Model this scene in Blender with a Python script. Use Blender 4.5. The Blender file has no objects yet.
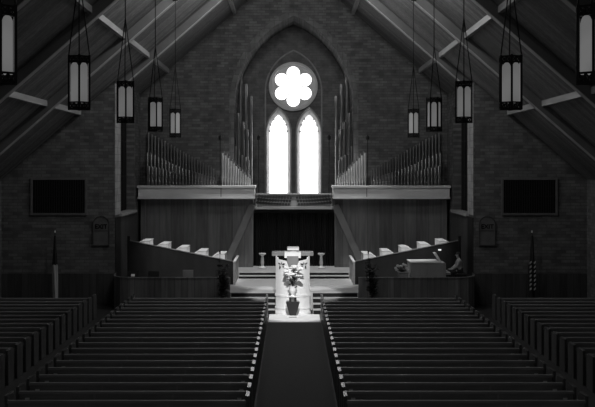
import bpy, math, random
from mathutils import Vector
random.seed(7)
D = bpy.data
C = bpy.context.scene.collection
PI = math.pi

# ------------------------------------------------------------------ frame <-> place
F, VX, VY, CX, CZ = 976.0, 291.9, 168.0, -0.10, 6.0
def at(px, py, Y):
    return ((px - VX) * Y / F + CX, CZ - (py - VY) * Y / F)
def ax(px, Y): return (px - VX) * Y / F + CX
def az(py, Y): return CZ - (py - VY) * Y / F

# ------------------------------------------------------------------ mesh builder
class MB:
    def __init__(s): s.v = []; s.f = []
    def add(s, vs, fs):
        n = len(s.v); s.v += [tuple(p) for p in vs]; s.f += [tuple(i + n for i in f) for f in fs]; return s
    def box(s, x0, x1, y0, y1, z0, z1):
        if x0 > x1: x0, x1 = x1, x0
        return s.add([(x0,y0,z0),(x1,y0,z0),(x1,y1,z0),(x0,y1,z0),(x0,y0,z1),(x1,y0,z1),(x1,y1,z1),(x0,y1,z1)],
                     [(0,3,2,1),(4,5,6,7),(0,1,5,4),(1,2,6,5),(2,3,7,6),(3,0,4,7)])
    def hexa(s, p):   # 8 points, bottom ring then top ring
        return s.add(p, [(0,3,2,1),(4,5,6,7),(0,1,5,4),(1,2,6,5),(2,3,7,6),(3,0,4,7)])
    def prism(s, poly, axis, a, b):   # poly in the two other axes, extruded from a to b
        def P(u, v, w):
            return {'x': (w,u,v), 'y': (u,w,v), 'z': (u,v,w)}[axis]
        n = len(poly)
        vs = [P(u,v,a) for u,v in poly] + [P(u,v,b) for u,v in poly]
        fs = [tuple(range(n-1,-1,-1)), tuple(range(n,2*n))]
        fs += [(i,(i+1)%n,n+(i+1)%n,n+i) for i in range(n)]
        return s.add(vs, fs)
    def ring(s, outer, inner, axis, a, b):   # frame between two loops with equal counts
        def P(u, v, w):
            return {'x': (w,u,v), 'y': (u,w,v), 'z': (u,v,w)}[axis]
        n = len(outer)
        vs = [P(*p,a) for p in outer]+[P(*p,a) for p in inner]+[P(*p,b) for p in outer]+[P(*p,b) for p in inner]
        fs = []
        for i in range(n):
            j = (i+1) % n
            fs += [(i,j,n+j,n+i),(2*n+i,3*n+i,3*n+j,2*n+j),(i,2*n+i,2*n+j,j),(n+i,n+j,3*n+j,3*n+i)]
        return s.add(vs, fs)
    def tube(s, pts, r, n=8, caps=True):
        pts = [Vector(p) for p in pts]; m = len(pts)
        rs = r if isinstance(r, (list, tuple)) else [r]*m
        vs = []
        for i, p in enumerate(pts):
            t = (pts[min(i+1,m-1)] - pts[max(i-1,0)]).normalized()
            ref = Vector((0,0,1)) if abs(t.z) < .9 else Vector((1,0,0))
            u = t.cross(ref).normalized(); w = t.cross(u)
            for k in range(n):
                a = 2*PI*k/n
                vs.append(p + (u*math.cos(a) + w*math.sin(a))*rs[i])
        fs = [(i*n+k, i*n+(k+1)%n, (i+1)*n+(k+1)%n, (i+1)*n+k) for i in range(m-1) for k in range(n)]
        if caps: fs += [tuple(range(n-1,-1,-1)), tuple(range((m-1)*n, m*n))]
        return s.add(vs, fs)
    def lathe(s, prof, c=(0,0,0), n=16):
        m = len(prof); vs = []
        for r, z in prof:
            for k in range(n):
                a = 2*PI*k/n; vs.append((c[0]+r*math.cos(a), c[1]+r*math.sin(a), c[2]+z))
        fs = [(i*n+k, i*n+(k+1)%n, (i+1)*n+(k+1)%n, (i+1)*n+k) for i in range(m-1) for k in range(n)]
        fs += [tuple(range(n-1,-1,-1)), tuple(range((m-1)*n, m*n))]
        return s.add(vs, fs)
    def ball(s, c, rx, ry, rz, n=10, m=7):
        vs = [(c[0],c[1],c[2]-rz)]; 
        for i in range(1,m):
            t = -PI/2 + PI*i/m
            for k in range(n):
                a = 2*PI*k/n
                vs.append((c[0]+rx*math.cos(t)*math.cos(a), c[1]+ry*math.cos(t)*math.sin(a), c[2]+rz*math.sin(t)))
        vs.append((c[0],c[1],c[2]+rz)); L = len(vs)-1
        fs = [(0,1+(k+1)%n,1+k) for k in range(n)]
        for i in range(m-2):
            fs += [(1+i*n+k,1+i*n+(k+1)%n,1+(i+1)*n+(k+1)%n,1+(i+1)*n+k) for k in range(n)]
        b = 1+(m-2)*n
        fs += [(b+k,b+(k+1)%n,L) for k in range(n)]
        return s.add(vs, fs)
    def build(s, name, m, parent=None, smooth=False, bevel=0):
        me = D.meshes.new(name); me.from_pydata(s.v, [], s.f); me.validate(); me.update()
        import bmesh
        bm = bmesh.new(); bm.from_mesh(me); bmesh.ops.recalc_face_normals(bm, faces=bm.faces); bm.to_mesh(me); bm.free()
        if smooth:
            for p in me.polygons: p.use_smooth = True
            try: me.set_sharp_from_angle(angle=math.radians(40))
            except Exception: pass
        me.materials.append(m)
        o = D.objects.new(name, me); C.objects.link(o)
        if parent:
            o.parent = parent; 
        if bevel:
            b = o.modifiers.new('bevel','BEVEL'); b.width = bevel; b.segments = 2; b.limit_method = 'ANGLE'
        return o

def empty(name, loc=(0,0,0), rz=0):
    o = D.objects.new(name, None); C.objects.link(o); o.location = loc; o.rotation_euler = (0,0,rz)
    o.empty_display_size = .2
    return o
def tag(o, label, cat, group=None, kind=None):
    o['label'] = label; o['category'] = cat
    if group: o['group'] = group
    if kind: o['kind'] = kind
    return o
def struct(name, mb, m, label, cat, **k):
    o = mb.build(name, m, **k); o['kind'] = 'structure'; o['label'] = label; o['category'] = cat
    return o
def dup(root, loc=None, rz=None):
    def cp(o, par):
        c = o.copy(); C.objects.link(c)
        if par: c.parent = par
        for ch in kids.get(o, []): cp(ch, c)
        return c
    kids = {}
    for o in root.children_recursive: kids.setdefault(o.parent, []).append(o)
    r = cp(root, None)
    if loc is not None: r.location = loc
    if rz is not None: r.rotation_euler = (0,0,rz)
    return r

# ------------------------------------------------------------------ materials (all greys: a black and white photograph)
def base_mat(name, v=.3, rough=.6, metal=0, spec=.3):
    m = D.materials.new(name); m.use_nodes = True
    b = m.node_tree.nodes['Principled BSDF']
    b.inputs['Base Color'].default_value = (v,v,v,1); b.inputs['Roughness'].default_value = rough
    b.inputs['Metallic'].default_value = metal; b.inputs['Specular IOR Level'].default_value = spec
    return m, m.node_tree, b
def grain_mat(name, lo, hi, scale=(4,4,4), rough=.55, spec=.3, detail=4, metal=0, bump=0):
    m, nt, b = base_mat(name, lo, rough, metal, spec)
    tc = nt.nodes.new('ShaderNodeTexCoord'); mp = nt.nodes.new('ShaderNodeMapping'); mp.inputs['Scale'].default_value = scale
    nz = nt.nodes.new('ShaderNodeTexNoise'); nz.inputs['Scale'].default_value = 1; nz.inputs['Detail'].default_value = detail
    rp = nt.nodes.new('ShaderNodeValToRGB')
    rp.color_ramp.elements[0].position = .3; rp.color_ramp.elements[0].color = (lo,lo,lo,1)
    rp.color_ramp.elements[1].position = .7; rp.color_ramp.elements[1].color = (hi,hi,hi,1)
    L = nt.links.new
    L(tc.outputs['Object'], mp.inputs['Vector']); L(mp.outputs['Vector'], nz.inputs['Vector']); L(nz.outputs['Fac'], rp.inputs['Fac']); L(rp.outputs['Color'], b.inputs['Base Color'])
    if bump:
        bp = nt.nodes.new('ShaderNodeBump'); bp.inputs['Strength'].default_value = bump; bp.inputs['Distance'].default_value = .02
        L(nz.outputs['Fac'], bp.inputs['Height']); L(bp.outputs['Normal'], b.inputs['Normal'])
    return m
def swizzle(nt, order):
    tc = nt.nodes.new('ShaderNodeTexCoord'); sp = nt.nodes.new('ShaderNodeSeparateXYZ'); cb = nt.nodes.new('ShaderNodeCombineXYZ')
    nt.links.new(tc.outputs['Object'], sp.inputs[0])
    for i, a in enumerate(order): nt.links.new(sp.outputs['XYZ'.index(a)], cb.inputs[i])
    return cb
def brick_mat(name, order, a, b_, mortar, w=.42, h=.14):
    m, nt, b = base_mat(name, a, .85, 0, .15)
    cb = swizzle(nt, order)
    br = nt.nodes.new('ShaderNodeTexBrick')
    br.inputs['Color1'].default_value = (a,a,a,1); br.inputs['Color2'].default_value = (b_,b_,b_,1); br.inputs['Mortar'].default_value = (mortar,)*3+(1,)
    br.inputs['Scale'].default_value = 1; br.inputs['Brick Width'].default_value = w; br.inputs['Row Height'].default_value = h; br.inputs['Mortar Size'].default_value = .012
    br.offset = .5
    nz = nt.nodes.new('ShaderNodeTexNoise'); nz.inputs['Scale'].default_value = 2.2; nz.inputs['Detail'].default_value = 5
    mx = nt.nodes.new('ShaderNodeMix'); mx.data_type = 'RGBA'; mx.blend_type = 'MULTIPLY'; mx.inputs['Factor'].default_value = .6
    rp = nt.nodes.new('ShaderNodeValToRGB'); rp.color_ramp.elements[0].position = .3; rp.color_ramp.elements[0].color = (.5,.5,.5,1); rp.color_ramp.elements[1].position = .7; rp.color_ramp.elements[1].color = (1.25,1.25,1.25,1)
    bp = nt.nodes.new('ShaderNodeBump'); bp.inputs['Strength'].default_value = .5; bp.inputs['Distance'].default_value = .015
    L = nt.links.new
    L(cb.outputs[0], br.inputs['Vector']); L(cb.outputs[0], nz.inputs['Vector']); L(nz.outputs['Fac'], rp.inputs['Fac'])
    L(br.outputs['Color'], mx.inputs['A']); L(rp.outputs['Color'], mx.inputs['B']); L(mx.outputs['Result'], b.inputs['Base Color'])
    L(br.outputs['Fac'], bp.inputs['Height']); bp.invert = True; L(bp.outputs['Normal'], b.inputs['Normal'])
    return m
def board_mat(name, order, lo, hi, width=.25, rough=.5, spec=.3, line=.35):
    """boards running along the 2nd axis of `order`, one tone per board, dark joints"""
    m, nt, b = base_mat(name, lo, rough, 0, spec)
    cb = swizzle(nt, order); L = nt.links.new
    br = nt.nodes.new('ShaderNodeTexBrick'); br.offset = 0
    sp = nt.nodes.new('ShaderNodeMapping'); sp.inputs['Rotation'].default_value = (0,0,PI/2)
    L(cb.outputs[0], sp.inputs['Vector']); L(sp.outputs['Vector'], br.inputs['Vector'])
    br.inputs['Color1'].default_value = (lo,lo,lo,1); br.inputs['Color2'].default_value = (hi,hi,hi,1); k = lo*line; br.inputs['Mortar'].default_value = (k,k,k,1)
    br.inputs['Scale'].default_value = 1; br.inputs['Brick Width'].default_value = 40; br.inputs['Row Height'].default_value = width; br.inputs['Mortar Size'].default_value = .006
    mp = nt.nodes.new('ShaderNodeMapping'); mp.inputs['Scale'].default_value = (9, .7, 9); L(cb.outputs[0], mp.inputs['Vector'])
    nz = nt.nodes.new('ShaderNodeTexNoise'); nz.inputs['Scale'].default_value = 1; nz.inputs['Detail'].default_value = 4; L(mp.outputs['Vector'], nz.inputs['Vector'])
    rp = nt.nodes.new('ShaderNodeValToRGB'); rp.color_ramp.elements[0].position = .3; rp.color_ramp.elements[0].color = (.6,.6,.6,1); rp.color_ramp.elements[1].position = .7; rp.color_ramp.elements[1].color = (1.1,1.1,1.1,1)
    L(nz.outputs['Fac'], rp.inputs['Fac'])
    mx = nt.nodes.new('ShaderNodeMix'); mx.data_type = 'RGBA'; mx.blend_type = 'MULTIPLY'; mx.inputs['Factor'].default_value = .8
    L(br.outputs['Color'], mx.inputs['A']); L(rp.outputs['Color'], mx.inputs['B']); L(mx.outputs['Result'], b.inputs['Base Color'])
    return m
def emit_mat(name, v, s, noise=None):
    m, nt, b = base_mat(name, v, .4, 0, .2)
    b.inputs['Emission Strength'].default_value = s; b.inputs['Emission Color'].default_value = (1,1,1,1)
    if noise:
        tc = nt.nodes.new('ShaderNodeTexCoord'); nz = nt.nodes.new('ShaderNodeTexNoise'); nz.inputs['Scale'].default_value = noise; nz.inputs['Detail'].default_value = 2
        rp = nt.nodes.new('ShaderNodeValToRGB'); rp.color_ramp.elements[0].position = .3; rp.color_ramp.elements[0].color = (.7,.7,.7,1); rp.color_ramp.elements[1].position = .6
        nt.links.new(tc.outputs['Object'], nz.inputs['Vector']); nt.links.new(nz.outputs['Fac'], rp.inputs['Fac']); nt.links.new(rp.outputs['Color'], b.inputs['Emission Color'])
    return m

M = {}
M['brick'] = brick_mat('brick_facing', 'XZY', .10, .17, .095)
M['brick_side'] = brick_mat('brick_return', 'YZX', .10, .17, .095)
M['stone'] = brick_mat('pier_daylight_tone', 'YZX', .34, .44, .26, .6, .3)  # paler than the wall brick: daylight on the pier painted into its colour
M['moulding'] = grain_mat('stone_moulding', .30, .40, (3,3,3), .8, .15)
M['spandrel'] = emit_mat('tinted_spandrel_glass', .25, .10, 3)
M['tracery'] = grain_mat('pale_stone_tracery', .62, .75, (3,3,3), .8, .15)
M['deck'] = board_mat('roof_deck_boards', 'YXZ', .14, .24, .3, .7, .15)
M['beam'] = grain_mat('roof_beam_wood', .10, .16, (.8,6,.8), .6, .25)
M['purlin'] = grain_mat('purlin_wood', .27, .38, (6,.6,6), .6, .25)
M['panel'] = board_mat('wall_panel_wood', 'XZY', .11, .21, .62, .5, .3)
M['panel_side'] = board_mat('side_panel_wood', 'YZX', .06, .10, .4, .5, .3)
M['screen'] = board_mat('choir_screen_wood', 'XZY', .15, .24, .28, .5, .3)
M['dark_panel'] = grain_mat('dark_panel_wood', .011, .02, (2,2,.6), .6, .2)
M['wainscot'] = board_mat('dark_wainscot', 'XZY', .05, .08, .3, .6, .2)
M['case'] = grain_mat('pale_painted_case', .52, .60, (1,2,4), .5, .3)
M['pew'] = grain_mat('dark_pew_wood', .17, .25, (1.2,8,8), .42, .35)
M['pew_rail'] = grain_mat('worn_pew_rail', .20, .28, (1.2,8,8), .35, .4)
M['pew_end'] = grain_mat('pew_end_wood', .06, .10, (8,4,1.2), .5, .3)
M['polish'] = base_mat('polished_end_cap', .12, .27, 0, .4)[0]
M['card'] = base_mat('white_card', .8, .6)[0]
M['carpet'] = grain_mat('aisle_carpet_pile', .06, .085, (40,40,40), .95, .05)
M['floor'] = grain_mat('dark_floor', .025, .04, (3,3,3), .6, .2)
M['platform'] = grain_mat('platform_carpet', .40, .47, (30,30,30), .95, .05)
M['light_pool'] = grain_mat('light_pool_floor', .74, .84, (3,3,3), .6, .2)
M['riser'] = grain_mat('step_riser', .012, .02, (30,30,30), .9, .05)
M['white'] = grain_mat('white_carved_paint', .80, .88, (6,6,6), .5, .3)
M['desk'] = grain_mat('choir_desk_wood', .62, .72, (3,.8,3), .5, .3)
M['sheet'] = base_mat('white_paper', .85, .7)[0]
M['cloth'] = grain_mat('white_cloth', .82, .88, (20,20,20), .8, .1)
M['table'] = grain_mat('table_wood', .30, .38, (1,6,6), .45, .35)
M['dark_wood'] = grain_mat('dark_stand_wood', .018, .03, (4,4,1), .5, .3)
M['console'] = grain_mat('console_wood', .22, .30, (1,4,1), .4, .35)
M['lit_underside'] = grain_mat('lit_underside_tone', .42, .52, (.8,6,.8), .6, .25)
M['brace'] = grain_mat('brace_wood', .17, .24, (1,6,1), .5, .3)
M['board'] = grain_mat('trumpet_backing_wood', .33, .40, (1,6,6), .5, .2)
M['iron'] = base_mat('black_iron', .012, .6, 0, .2)[0]
M['lamp_pane'] = emit_mat('lantern_glass', .4, .115, 1.5)
M['window'] = emit_mat('daylit_glass', .8, 4.0, 2.0)
M['glass_mark'] = emit_mat('tinted_glass_pieces', .3, .22)
M['pipe'] = grain_mat('pipe_metal', .20, .30, (4,4,1), .38, .5, 3, .75)
M['pipe_pale'] = grain_mat('pale_pipe_metal', .65, .8, (4,4,1), .34, .5, 3, .7)
M['trumpet'] = grain_mat('dark_reed_metal', .03, .06, (4,4,4), .4, .5, 3, .5)
M['curtain'] = grain_mat('dark_curtain_cloth', .022, .035, (3,3,.3), .9, .05)
M['grille'] = base_mat('dark_grille', .012, .8, 0, .1)[0]
M['tablet'] = grain_mat('dull_wall_tablet', .10, .14, (3,3,3), .7, .15)
M['letter'] = base_mat('black_lettering', .006, .7, 0, .1)[0]
M['leaf'] = grain_mat('dark_leaf', .008, .028, (9,9,9), .6, .2)
M['petal'] = grain_mat('white_petal', .7, .9, (12,12,12), .7, .1)
M['pot'] = grain_mat('dark_pot', .04, .06, (4,4,4), .6, .2)
M['skin'] = grain_mat('skin', .42, .46, (9,9,9), .6, .2)
M['hair'] = grain_mat('dark_hair', .03, .05, (40,40,40), .6, .2)
M['shirt'] = grain_mat('grey_shirt', .36, .42, (12,12,12), .85, .1)
M['trousers'] = grain_mat('dark_trousers', .03, .045, (12,12,12), .85, .1)
M['flag_white'] = grain_mat('white_flag_cloth', .38, .5, (8,8,2), .85, .1)
M['flag_dark'] = grain_mat('dark_flag_cloth', .02, .035, (8,8,2), .85, .1)
M['lamp_bulb'] = emit_mat('lit_desk_lamp', .8, .7)

# ------------------------------------------------------------------ main dimensions
NW = 43.0          # nave end wall
CHW = 7.9          # chancel half width
GW = 50.3          # brick gable wall with the arch
AB = 53.6          # back of the window alcove
SX = 12.9          # nave half width
P1, P2 = .74, .98  # platform levels
def roof(x, d=0): return 16.3 - .87*abs(x) + d
DECK = .42

# ---- floor
struct('floor', MB().box(-SX-.3, SX+.3, 6, 54, -.3, 0), M['floor'], 'dark floor of the church', 'floor')
struct('floor_front', MB().box(-1.02, 1.02, 37.9, 39.99, .001, .012), M['light_pool'], 'floor strip paled for the spotlight pool between the front pews and the chancel steps', 'floor')  # spotlight pool painted in: this strip is paler than the aisle carpet
cp = MB().box(-1.0, 1.0, 8, 37.89, .002, .014)
tag(cp.build('aisle_carpet', M['carpet']), 'grey carpet runner along the middle aisle between the pews', 'carpet')

# ---- chancel platform with its steps
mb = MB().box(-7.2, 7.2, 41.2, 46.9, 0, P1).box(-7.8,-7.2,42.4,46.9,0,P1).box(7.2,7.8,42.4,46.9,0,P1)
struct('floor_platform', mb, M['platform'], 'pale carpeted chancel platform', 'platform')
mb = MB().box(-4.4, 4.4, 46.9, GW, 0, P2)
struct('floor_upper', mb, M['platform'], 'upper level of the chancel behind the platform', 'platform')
tr = MB().box(-2.64, 2.64, 46.4, 46.899, P1+.001, (P1+P2)/2)
struct('floor_step', tr, M['platform'], 'step up to the back of the chancel', 'step')
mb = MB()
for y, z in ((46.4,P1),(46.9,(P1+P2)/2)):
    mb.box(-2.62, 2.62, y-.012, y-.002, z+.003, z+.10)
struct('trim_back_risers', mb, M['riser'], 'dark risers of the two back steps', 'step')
tr = MB(); rs = MB()
for i in range(3):
    y = 40.0 + .4*i; z = .185*(i+1)
    for sgn in (-1, 1):
        a, b = sgn*.76, sgn*2.66
        tr.box(a, b, y, 41.2, z-.185, z)
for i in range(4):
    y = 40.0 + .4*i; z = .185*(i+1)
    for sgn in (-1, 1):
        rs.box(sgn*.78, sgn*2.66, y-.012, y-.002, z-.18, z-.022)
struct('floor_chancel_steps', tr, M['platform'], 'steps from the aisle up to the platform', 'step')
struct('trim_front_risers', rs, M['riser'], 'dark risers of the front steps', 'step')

# ---- nave side walls and end walls
for sgn, side in ((-1,'left'),(1,'right')):
    struct('wall_nave_'+side, MB().box(sgn*SX, sgn*(SX+.3), 6, NW+.4, 0, roof(SX, DECK)+.1), M['brick_side'], side+' side wall of the nave', 'wall')
    poly = [(sgn*CHW, 0), (sgn*SX, 0), (sgn*SX, roof(SX,DECK)), (sgn*CHW, roof(CHW,DECK))]
    struct('wall_nave_end_'+side, MB().prism(poly, 'y', NW, NW+.35), M['brick'], 'brick end wall of the nave on the '+side, 'wall')
    struct('baseboard_'+side, MB().box(sgn*(CHW+.02), sgn*(SX-.02), NW-.05, NW-.004, 0, 1.36), M['wainscot'], 'dark wainscot along the '+side+' end wall', 'wainscot')
    # chancel side wall with its window recess
    X = sgn*CHW; Xo = sgn*(CHW+.55)
    y0, y1, zs = 44.3, 48.3, 3.92
    mb = MB().box(X, Xo, NW+.35, y1+2.0, 0, zs-.1)
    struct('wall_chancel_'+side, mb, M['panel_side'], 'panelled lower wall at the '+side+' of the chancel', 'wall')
    mb = MB().box(X, Xo, NW+.35, y0, zs-.1, roof(CHW,DECK)+.1).box(X, Xo, y1, GW, zs-.1, roof(CHW,DECK)+.1).box(X, Xo, y0, y1, 9.0, roof(CHW,DECK)+.1)
    struct('wall_chancel_upper_'+side, mb, M['brick_side'], 'brick upper wall at the '+side+' of the chancel', 'wall')
    struct('trim_pier_'+side, MB().box(sgn*(CHW-.03), sgn*(CHW-.002), NW-.004, y0, zs, roof(CHW,0)+.3), M['stone'], 'pier coloured pale for daylight beside the '+side+' chancel window', 'pier')
    struct('trim_dado_'+side, MB().box(sgn*(CHW-.03), sgn*(CHW-.002), NW-.004, y0, 0, zs-.11), M['dark_panel'], 'dark boarding below the '+side+' pier', 'trim')
    w = empty('window_'+('1' if sgn < 0 else '2'), (0,0,0)); w['kind'] = 'structure'; tag(w, 'tall dark window in the '+side+' wall of the chancel', 'window')
    MB().box(Xo-sgn*.06, Xo, y0, y1, zs, 9.0).build('pane', M['grille'], w)
    mu = MB()
    for k in range(9):
        yy = y0 + .25 + k*(y1-y0-.5)/8
        mu.box(Xo-sgn*.06, Xo-sgn*.2, yy-.045, yy+.045, zs, 9.0)
    for zz in (5.6, 7.3): mu.box(Xo-sgn*.06, Xo-sgn*.16, y0, y1, zz-.04, zz+.04)
    mu.build('mullion', M['dark_panel'], w)
    MB().box(X-sgn*.14, Xo-sgn*.06, y0-.15, y1+.1, zs-.1, zs+.02).build('sill', M['moulding'], w)

# ---- brick gable wall with the pointed arch, alcove behind it
AW, SPR, APX = 3.07, 9.3, 13.85
def arch_pts(hw, spring, apex, n=14, z0=None):
    h = apex - spring; R = (hw*hw + h*h) / (2*hw)
    pts = []
    a1 = math.atan2(h, R-hw)
    for i in range(n+1):
        a = a1*i/n
        pts.append((hw - R + R*math.cos(a), spring + R*math.sin(a)))
    right = pts; left = [(-x, z) for x, z in reversed(pts[:-1])]
    loop = right + left
    if z0 is not None: loop = [(hw, z0)] + loop + [(-hw, z0)]
    return loop
loop = arch_pts(AW, SPR, APX, 16, 4.0)
mb = MB()
nl = len(loop)
front = []
for i in range(nl-1):
    (xa, za), (xb, zb) = loop[i], loop[i+1]
    if i == 0 or i == nl-2: continue
    ra, rb = roof(xa, DECK), roof(xb, DECK)
    mb.add([(xa,GW,za),(xb,GW,zb),(xb,GW,rb),(xa,GW,ra)], [(0,1,2,3)])
for sgn in (-1, 1):
    mb.add([(sgn*AW,GW,SPR),(sgn*CHW,GW,SPR),(sgn*CHW,GW,roof(CHW,DECK)),(sgn*AW,GW,roof(AW,DECK))], [(0,1,2,3)])
    mb.box(sgn*AW, sgn*CHW, GW, GW+.4, 0, SPR)
for i in range(nl-1):
    (xa, za), (xb, zb) = loop[i], loop[i+1]
    mb.add([(xa,GW,za),(xb,GW,zb),(xb,AB,zb),(xa,AB,za)], [(0,1,2,3)])
struct('wall_back', mb, M['brick'], 'brick gable wall pierced by the tall pointed arch', 'wall')
ring_o = arch_pts(AW+.25, SPR, APX+.33, 16, 4.0); ring_i = arch_pts(AW+.0, SPR, APX, 16, 4.0)
mb = MB()
bo = []
for (xo, zo), (xi, zi) in zip(ring_o, ring_i): bo.append(((xo,zo),(xi,zi)))
for i in range(len(bo)-1):
    (o1,i1),(o2,i2) = bo[i], bo[i+1]
    mb.hexa([(i1[0],GW-.012,i1[1]),(o1[0],GW-.012,o1[1]),(o2[0],GW-.012,o2[1]),(i2[0],GW-.012,i2[1]),
             (i1[0],GW+.01,i1[1]),(o1[0],GW+.01,o1[1]),(o2[0],GW+.01,o2[1]),(i2[0],GW+.01,i2[1])])
struct('trim_arch', mb, brick_mat('arch_voussoirs', 'XZY', .14, .19, .11, .5, .4), 'stone band round the big pointed arch', 'arch')
struct('wall_alcove', MB().prism([(x*1.02,z) for x,z in arch_pts(AW+.05, SPR, APX+.1, 16, 3.6)], 'y', AB, AB+.2), brick_mat('alcove_brick', 'XZY', .16, .21, .15), 'brick back wall of the window alcove', 'wall')
struct('floor_alcove', MB().box(-AW, AW, 49.75, AB, 3.7, 3.9), M['dark_panel'], 'floor of the alcove behind the horizontal trumpets', 'floor')

# ---- windows
def lancet(px0, px1, n):
    xc = ax((px0+px1)/2, AB); hw = (px1-px0)/2*AB/F
    zb = az(193.5, AB); za = az(115.0, AB); sp = za - hw*2.1
    w = empty('window_%d' % n); w['kind'] = 'structure'
    tag(w, 'glowing %s pointed lancet window below the rose' % ('left' if n == 3 else 'right'), 'window')
    def lp(g, top):
        return [(x+xc, z) for x, z in arch_pts(hw+g, sp, za+top, 10, zb-g*.5)]
    a, b_ = lp(.20, .36), lp(.02, .03)
    fr_ = MB(); nn = len(a)
    f2 = lp(.26, .46)
    vs = [(x,AB-.001,z) for x,z in f2]+[(x,AB-.20,z) for x,z in a]+[(x,AB-.19,z) for x,z in lp(.15,.27)]+[(x,AB-.03,z) for x,z in b_]
    fr_.add(vs, [(r*nn+i, r*nn+(i+1)%nn, ((r+1)%4)*nn+(i+1)%nn, ((r+1)%4)*nn+i) for r in range(4) for i in range(nn)])
    fr_.build('frame', M['tracery'], w)
    # cusped pane: the arch outline with small lobes along its head
    pane = []
    P = lp(.0, .0)
    for (x, z) in P: pane.append((x, z))
    MB().prism(pane, 'y', AB-.05, AB-.02).build('pane', M['window'], w)
    cu = MB()
    k = 0
    for i, (x, z) in enumerate(P):
        if z > sp+.05 and 2 <= i < len(P)-2 and i % 3 == 2 and abs(x-xc) > .08:
            cu.lathe([(.001,0),(.05,0),(.05,.05),(.001,.05)], (0,0,0), 10)
            # turn the disc just made to face the nave
            m = len(cu.v) - 40
            for j in range(m, len(cu.v)):
                vx, vy, vz = cu.v[j]; cu.v[j] = (x+vx, AB-.06-vz, z+vy)
    cu.build('cusp', M['moulding'], w)
    bars = MB()
    for t in (.27, .52, .78):
        zz = zb + (za-zb)*t
        bars.box(xc-hw, xc+hw, AB-.062, AB-.052, zz-.008, zz+.008)
    bars.build('glazing_bar', M['tracery'], w)
    sp_ = MB()
    for (u, t) in ((-.1,.17),(.1,.17),(-.12,.58),(.14,.62),(.02,.66),(0,.36)):
        sp_.ball((xc+u, AB-.053, zb+(za-zb)*t), .035, .004, .05, 8, 5)
    sp_.build('tinted_pieces', M['glass_mark'], w)
lancet(269.8, 287.2, 3); lancet(300.2, 317.8, 4)
rx, rz = at(293.3, 86.7, AB)
w = empty('window_5'); w['kind'] = 'structure'; tag(w, 'round rose window with six glowing petals', 'window')
def circ(r, n=48, c=(rx, rz)): return [(c[0]+r*math.cos(2*PI*i/n), c[1]+r*math.sin(2*PI*i/n)) for i in range(n)]
MB().ring(circ(1.34), circ(1.19), 'y', AB-.22, AB-.001).build('frame', M['tracery'], w)
MB().prism(circ(1.19), 'y', AB-.06, AB-.002).build('tinted_spandrel', M['spandrel'], w)
for k in range(6):
    a = PI/2 + k*PI/3
    c = (rx+.735*math.cos(a), rz+.735*math.sin(a))
    MB().prism(circ(.355, 28, c), 'y', AB-.08, AB-.062).build('petal_pane', M['window'], w)
    MB().ring(circ(.385, 28, c), circ(.357, 28, c), 'y', AB-.078, AB-.062).build('petal_rim', M['tracery'], w)
MB().prism(circ(.46), 'y', AB-.10, AB-.082).build('centre_pane', M['window'], w)
mk = MB()
for (u, v) in ((.05,-.86),(.12,-.80),(.16,-.72),(-.55,-.32),(-.50,-.30),(.62,-.4),(0.03,-.72),(-.08,-.70)):
    mk.ball((rx+u, AB-.082, rz+v), .03, .004, .045, 8, 5)
mk.build('tinted_pieces', M['glass_mark'], w)
# blind arch round the three windows
mb = MB()
xb = ax(293.5, AB); hwb = 28.2*AB/F
pts = [(x+xb, z) for x, z in arch_pts(hwb, az(92,AB), az(50.5,AB), 14, az(193,AB))]
mb.tube([(x, AB-.02, z) for x, z in pts], .05, 6)
struct('trim_blind_arch', mb, M['moulding'], 'thin pointed moulding framing the rose and both lancets', 'moulding')

# ---- roof: deck, beams, purlins
mb = MB()
for sgn in (-1, 1):
    X = SX+.4
    mb.hexa([(0,6,roof(0,DECK)),(sgn*X,6,roof(X,DECK)),(sgn*X,54,roof(X,DECK)),(0,54,roof(0,DECK)),
             (0,6,roof(0,DECK)+.25),(sgn*X,6,roof(X,DECK)+.25),(sgn*X,54,roof(X,DECK)+.25),(0,54,roof(0,DECK)+.25)])
struct('ceiling', mb, M['deck'], 'dark boarded underside of the steep roof', 'ceiling')
frames = [43.55, 37.2, 31.1, 25.0, 18.9]
for i, y in enumerate(frames):
    mb = MB()
    X = SX if i else CHW
    for sgn in (-1, 1):
        mb.hexa([(0,y-.17,roof(0)),(sgn*X,y-.17,roof(X)),(sgn*X,y+.17,roof(X)),(0,y+.17,roof(0)),
                 (0,y-.17,roof(0,DECK)),(sgn*X,y-.17,roof(X,DECK)),(sgn*X,y+.17,roof(X,DECK)),(0,y+.17,roof(0,DECK))])
    struct('trim_beam_%d' % (i+1), mb, M['beam'], 'sloping pair of roof beams, number %d from the chancel wall' % (i+1), 'beam')
for i, y in enumerate(frames):  # thin strips whose pale colour stands for bounce light on the beam undersides
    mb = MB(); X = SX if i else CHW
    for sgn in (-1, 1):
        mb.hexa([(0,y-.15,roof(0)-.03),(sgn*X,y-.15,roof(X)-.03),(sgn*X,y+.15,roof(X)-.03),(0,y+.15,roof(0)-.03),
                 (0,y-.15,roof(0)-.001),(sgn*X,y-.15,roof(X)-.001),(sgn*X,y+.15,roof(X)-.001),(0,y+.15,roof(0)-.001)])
    struct('trim_lit_underside_%d' % (i+1), mb, M['lit_underside'], 'pale strip standing for bounce light under roof beam number %d from the chancel wall' % (i+1), 'beam')
mb = MB()
for sgn in (-1, 1):
    for X in (3.05, 6.5, 9.45):
        zt = roof(X, DECK)
        for a, b_ in zip(([GW-.02]+frames), (frames+[12.0])):
            hi = a-.175 if a < GW-.1 else a; lo = b_+.175 if b_ > 12.5 else b_
            if X > CHW and hi > NW: 
                if lo > NW: continue
                hi = NW-.01
            mb.box(sgn*X-.075, sgn*X+.075, lo, hi, zt-.16, zt+.06)
struct('trim_purlins', mb, M['purlin'], 'short pale purlins between the roof beams', 'purlin')

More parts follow.
